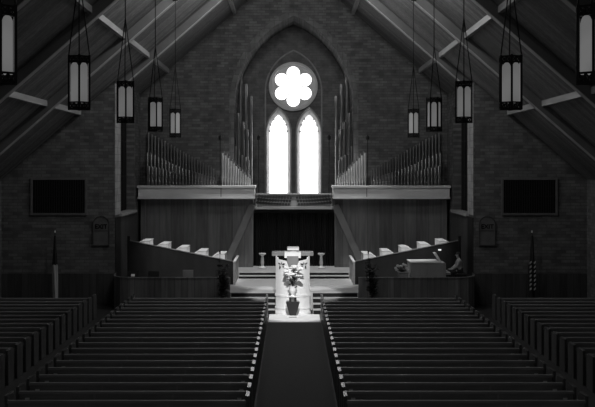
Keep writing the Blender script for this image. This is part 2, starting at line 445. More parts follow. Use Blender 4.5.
# ---- wood panelled wall below the organ and the recess with the curtain
PW = 49.4
for sgn, side in ((-1,'left'),(1,'right')):
    mb = MB().box(sgn*2.06, sgn*7.75, PW, PW+.3, P1 if False else 0, az(199.0,48.75)-.004)
    struct('wall_panel_'+side, mb, M['panel'], 'wood panelled wall under the %s organ pipes' % side, 'wall')
    tm = MB()
    for X in (2.13, 3.0, 3.95, 5.15, 6.35, 7.55):
        tm.box(sgn*X-.05, sgn*X+.05, PW-.035, PW-.002, P2, 4.42)
    tm.box(sgn*2.08, sgn*7.7, PW-.03, PW-.002, P2, P2+.2)
    struct('trim_panel_'+side, tm, M['panel'], 'upright battens on the %s panelled wall' % side, 'trim')
    # diagonal brace
    (xa, za), (xb_, zb_) = at(225.2, 266.0, PW-.1), at(252.5, 205, PW-.1)
    dx, dz = xb_-xa, zb_-za; L = math.hypot(dx, dz); nx, nz = -dz/L*.17, dx/L*.17
    poly = [((xa+nx), za+nz), ((xa-nx), za-nz), ((xb_-nx), zb_-nz), ((xb_+nx), zb_+nz)]
    if sgn > 0: poly = [(-x, z) for x, z in poly]
    tag(MB().prism(poly, 'y', PW-.16, PW-.04).build('diagonal_brace', M['brace'], bevel=.01), 'wide wooden brace slanting up the panelled wall %s of the curtain' % side, 'brace', 'diagonal braces on the panelled wall')
struct('wall_recess', MB().box(-2.1, 2.1, 50.15, 50.28, P2, 3.9), M['dark_panel'], 'dark back of the recess behind the curtain', 'wall')
n = 150; vs = []; fs = []
for j in range(2):
    for i in range(n+1):
        t = i/n; X = -2.0+4.0*t
        y = 49.98 + .05*math.sin(t*34*2*PI) + .02*math.sin(t*13*2*PI)
        vs.append((X, y, P2+.005 if j == 0 else 3.86))
for j in range(2):
    for i in range(n+1):
        p = vs[j*(n+1)+i]; vs.append((p[0], p[1]+.02, p[2]))
Q = n+1
for i in range(n):
    fs += [(i,i+1,Q+i+1,Q+i),(2*Q+i,3*Q+i,3*Q+i+1,2*Q+i+1),(i,2*Q+i,2*Q+i+1,i+1),(Q+i,Q+i+1,3*Q+i+1,3*Q+i)]
fs += [(0,Q,3*Q,2*Q),(n,2*Q+n,3*Q+n,Q+n)]
tag(MB().add(vs, fs).build('curtain', M['curtain'], smooth=True), 'black pleated curtain hanging in the recess below the organ trumpets', 'curtain')

# ---- organ: two cases with their ranks, tall ranks in the arch, horizontal trumpets
CY = 48.75
ctop = az(185.6, CY)
def pipe(par, X, Y, z0, top, r, mat, name='flue_pipe', cone=False):
    H = top - z0; foot = min(.45, H*.25)
    if cone:   # reed resonator: narrow boot, waist, flaring body with a coned cap
        prof = [(r*.45,0),(r*.8,foot*.3),(r*.8,foot),(r*.45,foot*1.15),(r*.95,H*.55),(r*1.05,H*.6),(r*.7,H*.66),(r*1.1,H*.94),(r*.55,H)]
        return MB().lathe(prof, (X,Y,z0), 10).build(name, mat, par, smooth=True)
    m = MB().lathe([(r*.25,0),(r*.95,foot),(r,foot+.02),(r,H),(r*.8,H),(r*.8,H-.05)], (X,Y,z0), 10)
    m.box(X-r*.55, X+r*.55, Y-r*1.06, Y-r*.6, z0+foot+.03, z0+foot+.09)
    return m.build(name, mat, par, smooth=True)
def lerp(tab, x):
    for (a, ya), (b, yb) in zip(tab, tab[1:]):
        if a <= x <= b: return ya+(yb-ya)*(x-a)/(b-a)
    return tab[-1][1] if x > tab[-1][0] else tab[0][1]
for sgn, side in ((-1,'left'),(1,'right')):
    def mx(px, Y): return ax(px, Y) if sgn < 0 else -ax(px, Y) 
    org = empty('pipe_organ_case'); tag(org, 'pale organ case with stepped metal pipes high on the %s of the arch' % side, 'organ', 'organ cases either side of the arch')
    x0, x1 = sgn*1.98, sgn*7.78
    MB().box(x0, x1, CY, PW+.85, az(197.0,CY), ctop-.12).build('case', M['case'], org, bevel=.01)
    MB().box(x0-sgn*.06, x1+sgn*.06, CY-.08, PW+.86, ctop-.12, ctop).build('cornice', M['case'], org, bevel=.02)
    MB().box(x0-sgn*.03, x1+sgn*.03, CY-.05, PW-.01, az(199.0,CY), az(197.0,CY)-.002).build('lower_moulding', M['case'], org, bevel=.015)
    MB().box(sgn*3.62, sgn*3.66, CY-.01, CY-.002, az(196.9,CY), ctop-.13).build('joint_strip', M['panel'], org)
    # back rank
    Y = 50.1; px = 148.5; 
    tab = [(148,132.5),(165,141),(180,150),(204,163.5),(217,171)]
    while px < 217.5:
        pipe(org, mx(px,Y), Y, ctop, az(lerp(tab,px),Y), .062-.00035*(px-148), M['pipe'])
        px += 3.35-.012*(px-148)
    Y = 49.55; px = 147.5
    tab = [(147,152.5),(152,153.5),(170,162.5),(187,169.5),(204,174.8),(216,178)]
    while px < 216:
        pipe(org, mx(px,Y), Y, ctop, az(lerp(tab,px),Y), .075-.0004*(px-147), M['pipe'], 'reed_pipe', True)
        px += 3.7-.012*(px-148)
    Y = 49.12; px = 149
    tab = [(149,166),(160,168),(176,173),(200,179),(216,181)]
    while px < 216:
        pipe(org, mx(px,Y), Y, ctop, az(lerp(tab,px),Y), .062-.0004*(px-149), M['pipe'], 'reed_pipe', True)
        px += 3.6-.012*(px-148)
    Y = 49.2; px = 222.6
    tab = [(222,152.3),(228.5,158.5),(235.5,166),(243,173.5),(250,178.5)]
    while px < 250.6:
        pipe(org, mx(px,Y), Y, ctop, az(lerp(tab,px),Y), .055-.0006*(px-222), M['pipe_pale'])
        px += 2.75-.02*(px-222)
    Y = 49.75; px = 224
    while px < 250:
        pipe(org, mx(px,Y), Y, ctop, az(lerp(tab,px)-3,Y), .05-.0006*(px-222), M['pipe'])
        px += 2.6
    tall = empty('tall_pipe_rank'); tag(tall, 'rank of tall organ pipes standing inside the %s edge of the arch' % side, 'organ pipes', 'tall pipe ranks in the arch')
    for Y, r, lst in ((52.2,.085,((240.6,72),(245.8,84),(250.9,96))),
                      (51.6,.08,((238.4,113),(243.2,122),(247.0,129.5),(250.8,136))),
                      (51.05,.062,((235.9,146),(238.8,150),(242,155),(245.4,157),(248,160)))):
        for px, py in lst:
            X = mx(px, Y)
            m = MB(); z0 = 3.905; zt = az(py, Y)
            tp_ = pipe(tall, X, Y, z0, zt, r, M['pipe'])
            MB().lathe([(r*1.08,0),(r*1.12,.02),(r*1.12,min(.55,(zt-z0)*.13)),(r*1.02,min(.6,(zt-z0)*.14))], (X,Y,zt-min(.62,(zt-z0)*.145)), 10).build('tuning_sleeve', M['pipe'], tp_, smooth=True)
    for px, Yt, zb, where in ((220.2, 48.92, ctop, 'on the %s organ case' % side), (258.7, 50.6, 3.9, 'in front of the %s lancet window' % side)):
        t = empty('torch_stand', (mx(px,Yt), Yt, zb)); tag(t, 'thin black torch stand %s' % where, 'torch', 'thin black torch stands')
        zt = az(140, Yt)-zb
        MB().tube([(0,0,.02),(0,0,zt)], .022, 8).build('pole', M['iron'], t)
        MB().lathe([(.1,0),(.1,.02),(.03,.05)], (0,0,0), 10).build('base', M['iron'], t)
        MB().lathe([(.03,0),(.085,.03),(.085,.19),(.05,.22),(.02,.26)], (0,0,zt), 8).build('head', M['iron'], t)

tr = empty('horizontal_trumpet_rank'); tag(tr, 'fan of dark horizontal organ trumpets on the ledge below the lancets', 'organ pipes')
lx0, lx1 = -1.94, 1.94
MB().box(lx0, lx1, 49.2, 49.7, az(209.4,49.2), az(206.5,49.2)).build('ledge', M['table'], tr, bevel=.01)
MB().box(lx0, lx1, 49.72, 49.80, az(206.5,49.7), az(195,49.7)).build('back_board', M['board'], tr)
MB().box(lx0, lx1, 49.62, 49.82, az(195.2,49.7), az(193.4,49.7)).build('rail', M['table'], tr, bevel=.01)
for row, (py, dy) in enumerate(((197.0,.0),(200.4,.12),(203.8,.24))):
    for sgn in (-1, 1):
        for k in range(12):
            t = (k+.3+.33*row)/12
            X = sgn*(.12 + 1.62*t)
            zt = az(py, 49.3) + .10*t*t - .05
            L = .42 + .25*t
            p1 = Vector((X*1.05+sgn*.0, 49.72, zt-.05)); p0 = Vector((X*1.0+sgn*.10*t, 49.72-L+dy, zt+.015))
            mid = p1.lerp(p0, .72)
            MB().tube([p1, mid, p1.lerp(p0,.9), p0], [.014,.026,.045+.012*t,.066+.02*t], 10).build('trumpet_pipe', M['trumpet'], tr, smooth=True)

# ---- nave end wall furniture
for sgn, side in ((-1,'left'),(1,'right')):
    x0, x1 = ax(33,NW), ax(85,NW)
    x0, x1 = (x0, x1) if sgn < 0 else (-x1, -x0)
    z0, z1 = az(213,NW), az(180,NW)
    g = empty('wall_grille', ((x0+x1)/2, NW, (z0+z1)/2)); hw, hh = (x1-x0)/2, (z1-z0)/2
    tag(g, 'dark rectangular slatted grille in the %s end wall above the flag' % side, 'grille', 'wall grilles')
    MB().box(-hw, hw, -.02, -.003, -hh, hh).build('backing', M['grille'], g)
    R = lambda a, b_: [(-a,-b_),(a,-b_),(a,b_),(-a,b_)]
    MB().ring(R(hw+.1,hh+.1), R(hw,hh), 'y', -.08, -.003).build('frame', M['tablet'], g, bevel=.01)
    sl = MB()
    for k in range(1, 22): 
        u = -hw + 2*hw*k/22; sl.box(u-.018, u+.018, -.06, -.02, -hh, hh)
    sl.box(-hw, hw, -.065, -.02, -.02, .02).build('slats', M['dark_panel'], g)
    # arched exit tablet
    xc = sgn*8.5
    t = empty('exit_sign', (xc, NW, 3.2)); tag(t, 'arched wall tablet lettered EXIT on the %s brick wall' % side, 'sign', 'arched exit tablets')
    loop = arch_pts(.34, .3, .66, 8, -.6)
    MB().prism(loop, 'y', -.05, -.003).build('tablet', M['tablet'], t, bevel=.008)
    MB().ring(arch_pts(.37,.3,.70,8,-.63), arch_pts(.335,.3,.655,8,-.595), 'y', -.075, -.003).build('frame', M['wainscot'], t)
    MB().box(-.3, .3, -.058, -.05, .02, .045).build('ledge', M['dark_panel'], t)
    fc = D.curves.new('lettering', 'FONT'); fc.body = 'EXIT'; fc.size = .27; fc.align_x = 'CENTER'; fc.align_y = 'BOTTOM'; fc.extrude = .006; fc.offset = .006
    fo = D.objects.new('lettering', fc); C.objects.link(fo); fo.parent = t; fo.location = (0,-.058,.08); fo.rotation_euler = (PI/2,0,0); fc.materials.append(M['letter'])
    bpy.context.view_layer.update(); dg = bpy.context.evaluated_depsgraph_get()
    me = D.meshes.new_from_object(fo.evaluated_get(dg)); D.objects.remove(fo); D.curves.remove(fc)
    if not me.materials: me.materials.append(M['letter'])
    fo = D.objects.new('lettering', me); C.objects.link(fo); fo.parent = t; fo.location = (0,-.058,.08); fo.rotation_euler = (PI/2,0,0)
    # flag
    fx = ax(55,42.3) if sgn < 0 else ax(532,42.3)
    fl = empty('flag', (fx, 42.3, 0)); ft = az(230, 42.3)
    tag(fl, 'furled white flag with dark corner on a pole by left wall' if sgn < 0 else 'furled dark striped flag on a pole by the right wall', 'flag')
    MB().tube([(0,0,.05),(0,0,ft-.12)], .018, 8).build('pole', M['dark_wood'], fl)
    MB().lathe([(.2,0),(.2,.03),(.06,.08),(.03,.12)], (0,0,0.001), 14).build('base', M['dark_wood'], fl)
    MB().lathe([(.012,0),(.035,.04),(.02,.08),(.004,.14)], (0,0,ft-.13), 8).build('finial', M['pipe_pale'], fl)
    def drape(z0, z1, r0, r1, name, mat, ph=0, off=0):
        vs = []; n, m = 20, 12
        for j in range(m+1):
            u = j/m; z = z0+(z1-z0)*u; r = r0+(r1-r0)*u
            for k in range(n):
                a = 2*PI*k/n; rr = r*(1+.32*math.sin(a*4+ph+u*1.5))
                vs.append((rr*math.cos(a)+off*(1-u), rr*.7*math.sin(a)-.02, z))
        fs = [(j*n+k, j*n+(k+1)%n, (j+1)*n+(k+1)%n, (j+1)*n+k) for j in range(m) for k in range(n)]
        fs += [tuple(range(n-1,-1,-1)), tuple(range(m*n,(m+1)*n))]
        return MB().add(vs, fs).build(name, mat, fl, smooth=True)
    zc = az(265, 42.3)
    if sgn < 0:
        drape(zc, ft-.25, .09, .03, 'canton', M['flag_dark'])
        drape(.15, zc+.02, .085, .105, 'field', M['flag_white'], 1, .03)
    else:
        drape(zc, ft-.25, .10, .035, 'canton', M['flag_dark'])
        drape(.15, zc+.02, .11, .14, 'field', M['flag_dark'], 1, -.03)
        for k in range(7):
            zz = 1.85 - .19*k
            for q in (-1, 1):
                st = MB().hexa([(q*.09-.035,-.16,zz),(q*.09+.035,-.16,zz+.06),(q*.09+.035,-.10,zz+.06),(q*.09-.035,-.10,zz),
                         (q*.09-.035,-.16,zz+.07),(q*.09+.035,-.16,zz+.13),(q*.09+.035,-.10,zz+.13),(q*.09-.035,-.10,zz+.07)])
                st.build('white_stripe', M['flag_white'], fl)

# ---- choir: front screens, tier panels, returns, desks
SY, TY = 41.05, 44.0
tz_in, tz_out = az(261.8, TY), az(241, TY)
tx_in, tx_out = -ax(233.5, TY), -ax(130, TY)
for sgn, side in ((-1,'left'),(1,'right')):
    zt = az(277.3, SY)
    pts = [(2.70,SY),(6.9,SY),(7.35,SY+.14),(7.68,SY+.55),(7.80,SY+1.2),(7.84,NW-.02)]
    mb = MB()
    rl = MB()
    for (xa, ya), (xb_, yb) in zip(pts, pts[1:]):
        for bld, e, za, zb in ((mb, 0, .003, zt-.05), (rl, .03, zt-.05, zt)):
            bld.hexa([(sgn*xa,ya-e,za),(sgn*xb_,yb-e,za),(sgn*xb_,yb+.07+e,za),(sgn*xa,ya+.07+e,za),
                     (sgn*xa,ya-e,zb),(sgn*xb_,yb-e,zb),(sgn*xb_,yb+.07+e,zb),(sgn*xa,ya+.07+e,zb)])
    s = empty('choir_screen', (0,0,0)); tag(s, 'low curved wooden choir screen closing the front %s of the platform' % side, 'screen', 'low choir screens')
    mb.build('panel', M['screen'], s); rl.build('top_rail', M['screen'], s, bevel=.01)
    # tier panel with the rising top, and its return towards the back
    t = empty('choir_tier_panel', (0,0,0)); tag(t, 'dark panel with a rising top edge in front of the %s choir desks' % side, 'panel', 'dark choir tier panels')
    poly = [(sgn*tx_in, P1+.001), (sgn*tx_out, P1+.001), (sgn*tx_out, tz_out), (sgn*tx_in, tz_in)]
    MB().prism(poly, 'y', TY, TY+.07).build('panel', M['dark_panel'], t)
    poly = [(sgn*tx_in, tz_in), (sgn*tx_out, tz_out), (sgn*tx_out, tz_out+.035), (sgn*tx_in, tz_in+.035)]
    MB().prism(poly, 'y', TY-.03, TY+.09).build('top_rail', M['screen'], t)
    MB().box(sgn*tx_out, sgn*(tx_out+.12), TY-.04, TY+.08, P1+.001, tz_out+.22).build('end_post', M['dark_panel'], t)
    MB().box(sgn*(tx_in-.07), sgn*tx_in, TY+.0, 46.88, P1+.001, tz_in-.02).build('return_panel', M['table'], t)
    MB().box(sgn*(tx_in-.10), sgn*(tx_in+.02), TY-.06, 46.87, tz_in-.02, tz_in+.035).build('return_rail', M['desk'], t, bevel=.01)
    MB().box(sgn*(tx_in-.09), sgn*(tx_in+.01), TY-.05, TY-.001, P1+.001, tz_in-.02).build('corner_post', M['table'], t)
ordn = ['innermost', 'second', 'middle', 'fourth', 'outermost']
dpx = [(224.8,252.0),(206.0,249.0),(186.8,245.5),(167.6,242.0),(149.0,239.0)]
for sgn, side in ((-1,'left'),(1,'right')):
    for k, (px, py) in enumerate(dpx):
        Y0 = TY+.12; xi = -ax(px, Y0); zt = az(py, Y0)
        d = empty('choir_desk', (sgn*xi, Y0, P1)); h = zt-P1-.075
        tag(d, {0:'innermost',1:'second from the aisle',2:'middle',3:'fourth from the aisle',4:'outermost and highest'}[k] + ' of the five pale choir desks on the %s' % side, 'choir desk', 'pale choir desks %s' % side)
        w1, w2, dz = .34, .70, .27
        poly = [(0,.002),(sgn*w2,.002),(sgn*w2,h-dz-.03),(sgn*w1,h-.03),(0,h-.03)]
        MB().prism(poly, 'y', 0, 1.35).build('desk_body', M['desk'], d, bevel=.008)
        poly = [(-sgn*.015,h-.03),(sgn*w1,h-.03),(sgn*w1,h),(-sgn*.015,h)]
        MB().prism(poly, 'y', -.015, 1.37).build('top_shelf', M['desk'], d)
        poly = [(sgn*w1,h-.029),(sgn*(w2+.02),h-dz-.045),(sgn*(w2+.02),h-dz-.015),(sgn*w1,h)]
        bs_ = MB().prism(poly, 'y', -.015, 1.37).build('book_slope', M['desk'], d)
        pages = MB()
        for q in range(3):
            y0 = .06+q*.43
            a, b_ = w1+.05, w2-.06
            za = h - dz*(a-w1)/(w2-w1)+.004; zb = h - dz*(b_-w1)/(w2-w1)+.004
            pages.hexa([(sgn*a,y0,za),(sgn*b_,y0,zb),(sgn*b_,y0+.33,zb),(sgn*a,y0+.33,za),
                        (sgn*a,y0,za+.015),(sgn*b_,y0,zb+.015),(sgn*b_,y0+.33,zb+.015),(sgn*a,y0+.33,za+.015)])
        pages.build('music_sheets', M['sheet'], bs_)
    X = -ax(220.5, TY+.1)*1.0
    m = empty('microphone', (sgn*(X), TY-.25, P1)); tag(m, 'small black microphone at the innermost choir desk on the %s' % side, 'microphone', 'choir microphones')
    MB().tube([(0,0,.02),(0,0,1.42)], .012, 6).build('stand', M['iron'], m)
    MB().lathe([(.13,0),(.13,.015),(.03,.04)], (0,0,.001), 10).build('base', M['iron'], m)
    MB().tube([(0,0,1.42),(0,.0,1.56)], [.03,.038], 8).build('microphone_head', M['iron'], m)

# ---- plants before the choir screens
def shrub(px, seed, lab):
    random.seed(seed)
    X = ax(px, 40.55); z0 = .013
    p = empty('potted_plant', (X, 40.55, z0)); tag(p, lab, 'plant', 'dark potted plants')
    MB().lathe([(.13,0),(.19,.3),(.2,.32),(.17,.32),(.16,.27)], (0,0,.001), 14).build('pot', M['pot'], p)
    st = MB(); lf = MB()
    for k in range(16):
        a = random.uniform(0, 2*PI); h = random.uniform(1.3, 2.15); r = random.uniform(.05,.25)
        tip = Vector((r*math.cos(a), r*.7*math.sin(a), h))
        st.tube([(0,0,.27),(tip.x*.4,tip.y*.4,h*.6),tip], [.012,.009,.005], 5)
        for q in range(16):
            t = random.uniform(.3, 1.0); b = Vector((tip.x*t*1.0, tip.y*t, .27+(h-.27)*t))
            a2 = random.uniform(0,2*PI); l = random.uniform(.13,.24)
            d = Vector((math.cos(a2), math.sin(a2)*.6, random.uniform(-.3,.5))).normalized()
            if abs(b.x+d.x*l) > .36: d.x *= .3
            s = d.cross(Vector((0,0,1))).normalized()*l*.28; u = Vector((0,0,.012))
            m = b+d*l*.5+Vector((0,0,.02))
            lf.add([b, m+s, b+d*l, m-s, m+u], [(0,1,4),(1,2,4),(2,3,4),(3,0,4),(0,3,2,1)])
    st.build('stems', M['leaf'], p); o = lf.build('foliage', M['leaf'], p)
shrub(222.5, 3, 'dark leafy potted plant before the left choir screen')
shrub(372.0, 5, 'dark leafy potted plant before the right choir screen')
random.seed(11)

# ---- pulpit
pul = empty('pulpit', (0, 39.75, 0)); tag(pul, 'bowed white carved pulpit rising from floor at the aisle end', 'pulpit')
PHW = .70
def pcurve(u):   # u in -1..1 -> plan point of the bowed front
    v = min(abs(u)/.8, 1); x = PHW*math.sin(v*PI/2)
    y = .42*(x/PHW)**2.4 + (0 if abs(u) <= .8 else (abs(u)-.8)/.2*.93)
    return (math.copysign(x, u), y)
def pu(x): return .8*math.asin(max(-1,min(1,x/PHW)))/(PI/2)
PX0 = ax(292.7, 39.8)
pul.location.x = PX0
def ptop(u):
    x = abs(pcurve(u)[0])
    if x > .625: return 2.34
    if x > .27: return 2.21+.05*(x-.27)/.355
    return 1.88+.33*max(x-.14,0)/.13
N = 120
def shell(name, z0f, z1f, out, thick, mat):
    vs = []; fs = []
    for i in range(N+1):
        u = -1+2*i/N; x, y = pcurve(u)
        xa, ya = pcurve(max(u-.02,-1)); xb, yb = pcurve(min(u+.02,1))
        t = Vector((xb-xa, yb-ya)).normalized(); nrm = Vector((t.y, -t.x))
        for d in (out, out-thick):
            for zf in (z0f, z1f):
                vs.append((x+nrm.x*d, y+nrm.y*d, zf(u)))
    for i in range(N):
        a, b = 4*i, 4*(i+1)
        fs += [(a,b,b+1,a+1),(a+2,a+3,b+3,b+2),(a+1,b+1,b+3,a+3),(a,a+2,b+2,b)]
    fs += [(0,1,3,2),(4*N,4*N+2,4*N+3,4*N+1)]
    return MB().add(vs, fs).build(name, mat, pul, smooth=True)
shell('front_panel', lambda u: .012, ptop, 0, .05, M['white'])
shell('upper_moulding', lambda u: .74, lambda u: .82, .03, .028, M['white'])
shell('lower_moulding', lambda u: .23, lambda u: .29, .03, .028, M['white'])
shell('plinth', lambda u: .014, lambda u: .10, .035, .033, M['white'])
for q in (-1, 1):
    lf = MB()
    cx = q*.47
    for (du, dv, ang, l) in ((-.02,.02,20,.16),(.02,.02,150,.14),(-.04,-.02,-40,.15),(.03,-.04,-110,.16),(.0,.03,75,.10),(.08,-.01,-60,.12)):
        a = math.radians(ang) if q < 0 else PI-math.radians(ang)
        b = Vector((cx+q*du, 0, 2.03+dv)); d = Vector((math.cos(a),0,math.sin(a))); s = Vector((-d.z,0,d.x))*l*.22
        pts3 = [b, b+d*l*.45+s, b+d*l, b+d*l*.45-s]
        P3 = []
        for off in (-.035, .01):
            for p_ in pts3:
                uu = pu(p_.x); yy = pcurve(uu)[1]
                P3.append((p_.x, yy+off, p_.z))
        lf.hexa(P3)
    lf.build('leaf_ornament', M['leaf'], pul)
# reading desk inside the pulpit
MB().box(-.24, .24, .75, 1.25, .70, 2.34).build('desk_pedestal', M['brace'], pul)
MB().box(-.50, .50, 1.5, 1.6, .70, 1.9).build('back_panel', M['dark_wood'], pul)
dt = empty('communion_table', (ax(293.3,41.0), 41.0-.05, 0))
dz0 = az(255.3, 40.9)
D.objects.remove(dt)
tt = MB().box(-.87, .87, .85, 1.5, dz0, az(251.9,40.7)).build('desk_top', M['brace'], pul, bevel=.015)
cl = MB().box(-.34, .34, .828, 1.2, az(251.9,40.7)+.001, az(251.9,40.7)+.012).box(-.34, .34, .828, .842, az(258.2,40.5), az(251.9,40.7)+.012)
o = cl.build('table_runner', M['cloth']); o.location = (PX0, 39.75, 0); tag(o, 'white cloth hanging over the front of the pulpit desk', 'cloth')
bz = az(251.9,40.7)+.013
bb = empty('open_bible', (PX0+.02, 40.8, bz)); tag(bb, 'open white book on a small stand on the pulpit desk', 'book')
MB().box(-.05, .05, -.05, .05, .001, .07).box(-.14,.14,-.10,.10,0,.014).build('stand', M['cloth'], bb)
MB().hexa([(-.24,-.10,.06),(.24,-.10,.06),(.24,.12,.14),(-.24,.12,.14),(-.24,-.10,.11),(.24,-.10,.11),(.24,.12,.20),(-.24,.12,.20)]).build('pages', M['sheet'], bb, bevel=.01)
MB().hexa([(-.25,-.12,.045),(.25,-.12,.045),(.25,.13,.13),(-.25,.13,.13),(-.25,-.12,.058),(.25,-.12,.058),(.25,.13,.14),(-.25,.13,.14)]).build('cover', M['table'], bb)

# ---- flower stand, urn and flowers in front of the pulpit
FY = 39.3
fs_ = empty('flower_stand', (ax(292.8,FY), FY, .014)); tag(fs_, 'small dark tapering stand holding flowers before the pulpit', 'stand')
MB().box(-.21,.21,-.17,.17,.002,.05).build('base', M['cloth'], fs_, bevel=.01)
MB().box(-.15,.15,-.19,.10,.001,.02).build('foot', M['iron'], fs_)
z0, z1 = .05, .60
for q in (-1, 1):
    MB().hexa([(q*.03,-.05,z0),(q*.13,-.05,z0),(q*.13,.05,z0),(q*.03,.05,z0),(q*.025,-.05,z1),(q*.28,-.05,z1),(q*.28,.05,z1),(q*.025,.05,z1)]).build('tapered_leg', M['dark_wood'], fs_)
    MB().box(q*.06, q*.15, -.04, .04, z1, .80).build('post', M['dark_wood'], fs_)
MB().box(-.03,.03,-.03,.03,z0,z1).build('centre_board', M['dark_wood'], fs_)
MB().box(-.24,.24,-.16,.16,.80,.83).build('tray', M['cloth'], fs_, bevel=.008)
ur = empty('flower_urn', (ax(292.6,FY), FY, .845)); tag(ur, 'white urn of white flowers and dark leaves before the pulpit', 'flowers')
MB().lathe([(.09,0),(.10,.02),(.06,.06),(.13,.16),(.155,.28),(.13,.36),(.145,.40),(.12,.40),(.10,.34)], (0,0,.001), 18).build('urn', M['cloth'], ur, smooth=True)
st = MB(); lf = MB()
heads = []
for k in range(28):
    a = random.uniform(0, 2*PI); r = .36*math.sqrt(random.uniform(.01,1)); h = .90 + random.uniform(-.26,.34)*(1-.5*r/.36)+.06
    heads.append((r*math.cos(a), r*.6*math.sin(a)-.04, h))
for (x,y,z) in heads:
    st.tube([(0,0,.36),(x*.4,y*.4,.36+(z-.36)*.6),(x,y,z)], [.006,.006,.004], 5)
    o = MB().ball((x,y,z), .045,.045,.04, 8, 6)
    for q in range(7):
        a = 2*PI*q/7; d = Vector((math.cos(a), math.sin(a), .35)).normalized()
        o.ball((x+d.x*.065, y+d.y*.065, z+d.z*.04), .052,.052,.03, 6, 4)
    o.build('flower', M['petal'], ur, smooth=True)
for k in range(48):
    t = random.uniform(0,1); a = random.uniform(0,2*PI); r = random.uniform(.03,.22)*(.4+t)
    b = Vector((r*math.cos(a)*.8, r*.6*math.sin(a)-.03, .40+.38*t)); l = random.uniform(.09,.16)
    d = Vector((math.cos(a), math.sin(a), random.uniform(-.4,.9))).normalized(); s = d.cross(Vector((0,0,1)))
    s = s.normalized()*l*.25; m = b+d*l*.5
    lf.add([b, m+s, b+d*l, m-s, m+Vector((0,0,.012))], [(0,1,4),(1,2,4),(2,3,4),(3,0,4),(0,3,2,1)])
st.build('stems', M['leaf'], ur); lf.build('foliage', M['leaf'], ur)

# ---- candlesticks
for px, side in ((262.4,'left'),(321.2,'right')):
    c = empty('candlestick', (ax(px,48.7), 48.7, P2)); tag(c, 'pale turned candle pedestal on the upper step, %s of the pulpit' % side, 'candlestick', 'pale candle pedestals')
    MB().lathe([(.17,0),(.18,.05),(.12,.09),(.07,.14)], (0,0,.001), 16).build('base', M['white'], c, smooth=True)
    MB().lathe([(.07,.141),(.085,.3),(.07,.5),(.06,.64)], (0,0,0), 14).build('shaft', M['white'], c, smooth=True)
    MB().lathe([(.06,.641),(.16,.70),(.18,.73),(.18,.77),(.05,.78)], (0,0,0), 16).build('cup', M['white'], c, smooth=True)

# ---- organ console, desk lamp, score, organist on a bench
KZ = az(262.0, 42.3)-P1
xa, xb_ = ax(411, 42.3), ax(446, 42.3)
con = empty('organ_console', ((xa+xb_)/2, 42.3, P1)); hw = (xb_-xa)/2
tag(con, 'large wooden organ console with pale flat top behind the right choir screen', 'organ console')
MB().box(-hw, hw, 0, 1.3, .002, KZ-.05).build('body', M['console'], con, bevel=.01)
MB().box(-hw-.03, hw-.25, -.03, 1.33, KZ-.05, KZ).build('top', M['desk'], con, bevel=.01)
for k in range(4):
    u = -hw+.08+k*(2*hw-.16)/4; MB().box(u, u+(2*hw-.16)/4-.06, -.015, -.001, .1, KZ-.12).build('front_panel', M['console'], con, bevel=.006)
kd = MB().box(hw, hw+.22, .1, 1.25, .62, .70).build('key_desk', M['console'], con)
MB().box(hw+.04, hw+.21, .16, 1.2, .70, .72).build('keyboard', M['sheet'], kd)
sc = empty('music_score', (xb_-.33, 42.62, P1+KZ-.048)); tag(sc, 'bright open music score propped on the organ console', 'sheet music')
MB().hexa([(-.14,-.05,.40),(.12,-.05,.02),(.12,.40,.02),(-.14,.40,.40),(-.05,-.05,.42),(.18,-.05,.02),(.18,.40,.02),(-.05,.40,.42)]).build('pages', M['sheet'], sc)
MB().box(.10,.30,-.08,.42,0,.012).build('ledge', M['sheet'], sc)
lm = empty('desk_lamp', (xb_-.2, 42.95, P1+KZ-.05)); tag(lm, 'small lit reading lamp over the music score', 'lamp')
MB().tube([(.12,.45,.01),(.12,.45,.5),(0,.1,.56),(-.0,-.1,.55)], .012, 6).build('arm', M['iron'], lm)
MB().lathe([(.06,0),(.06,.02),(.01,.03)], (.12,.45,.001), 10).build('base', M['iron'], lm)
MB().tube([(-.06,-.12,.53),(.07,-.12,.53)], .035, 10).build('lamp_tube', M['lamp_bulb'], lm)

bx, by = ax(458, 42.75), 42.75
bn = empty('organ_bench', (bx+.10, by, P1)); tag(bn, 'dark wooden organ bench under the organist', 'bench')
SZ = .66
MB().box(-.24,.24,-.45,.45,SZ-.05,SZ).build('seat', M['dark_wood'], bn, bevel=.01)
for q in (-.40,.36): MB().box(-.2,.2,q,q+.04,.002,SZ-.05).build('leg', M['dark_wood'], bn)

def skinned(name, joints, edges, mat, parent, sub=2, root=0):
    me = D.meshes.new(name); me.from_pydata([j[:3] for j in joints], edges, []); me.update()
    o = D.objects.new(name, me); C.objects.link(o); o.parent = parent
    sk = o.modifiers.new('skin','SKIN'); sk.use_smooth_shade = True
    for i, j in enumerate(joints):
        r = j[3]; d = me.skin_vertices[0].data[i]; d.radius = (r, r) if not isinstance(r, tuple) else r
        d.use_root = (i == root)
    if sub:
        ss = o.modifiers.new('sub','SUBSURF'); ss.levels = sub; ss.render_levels = sub
    me.materials.append(mat)
    return o
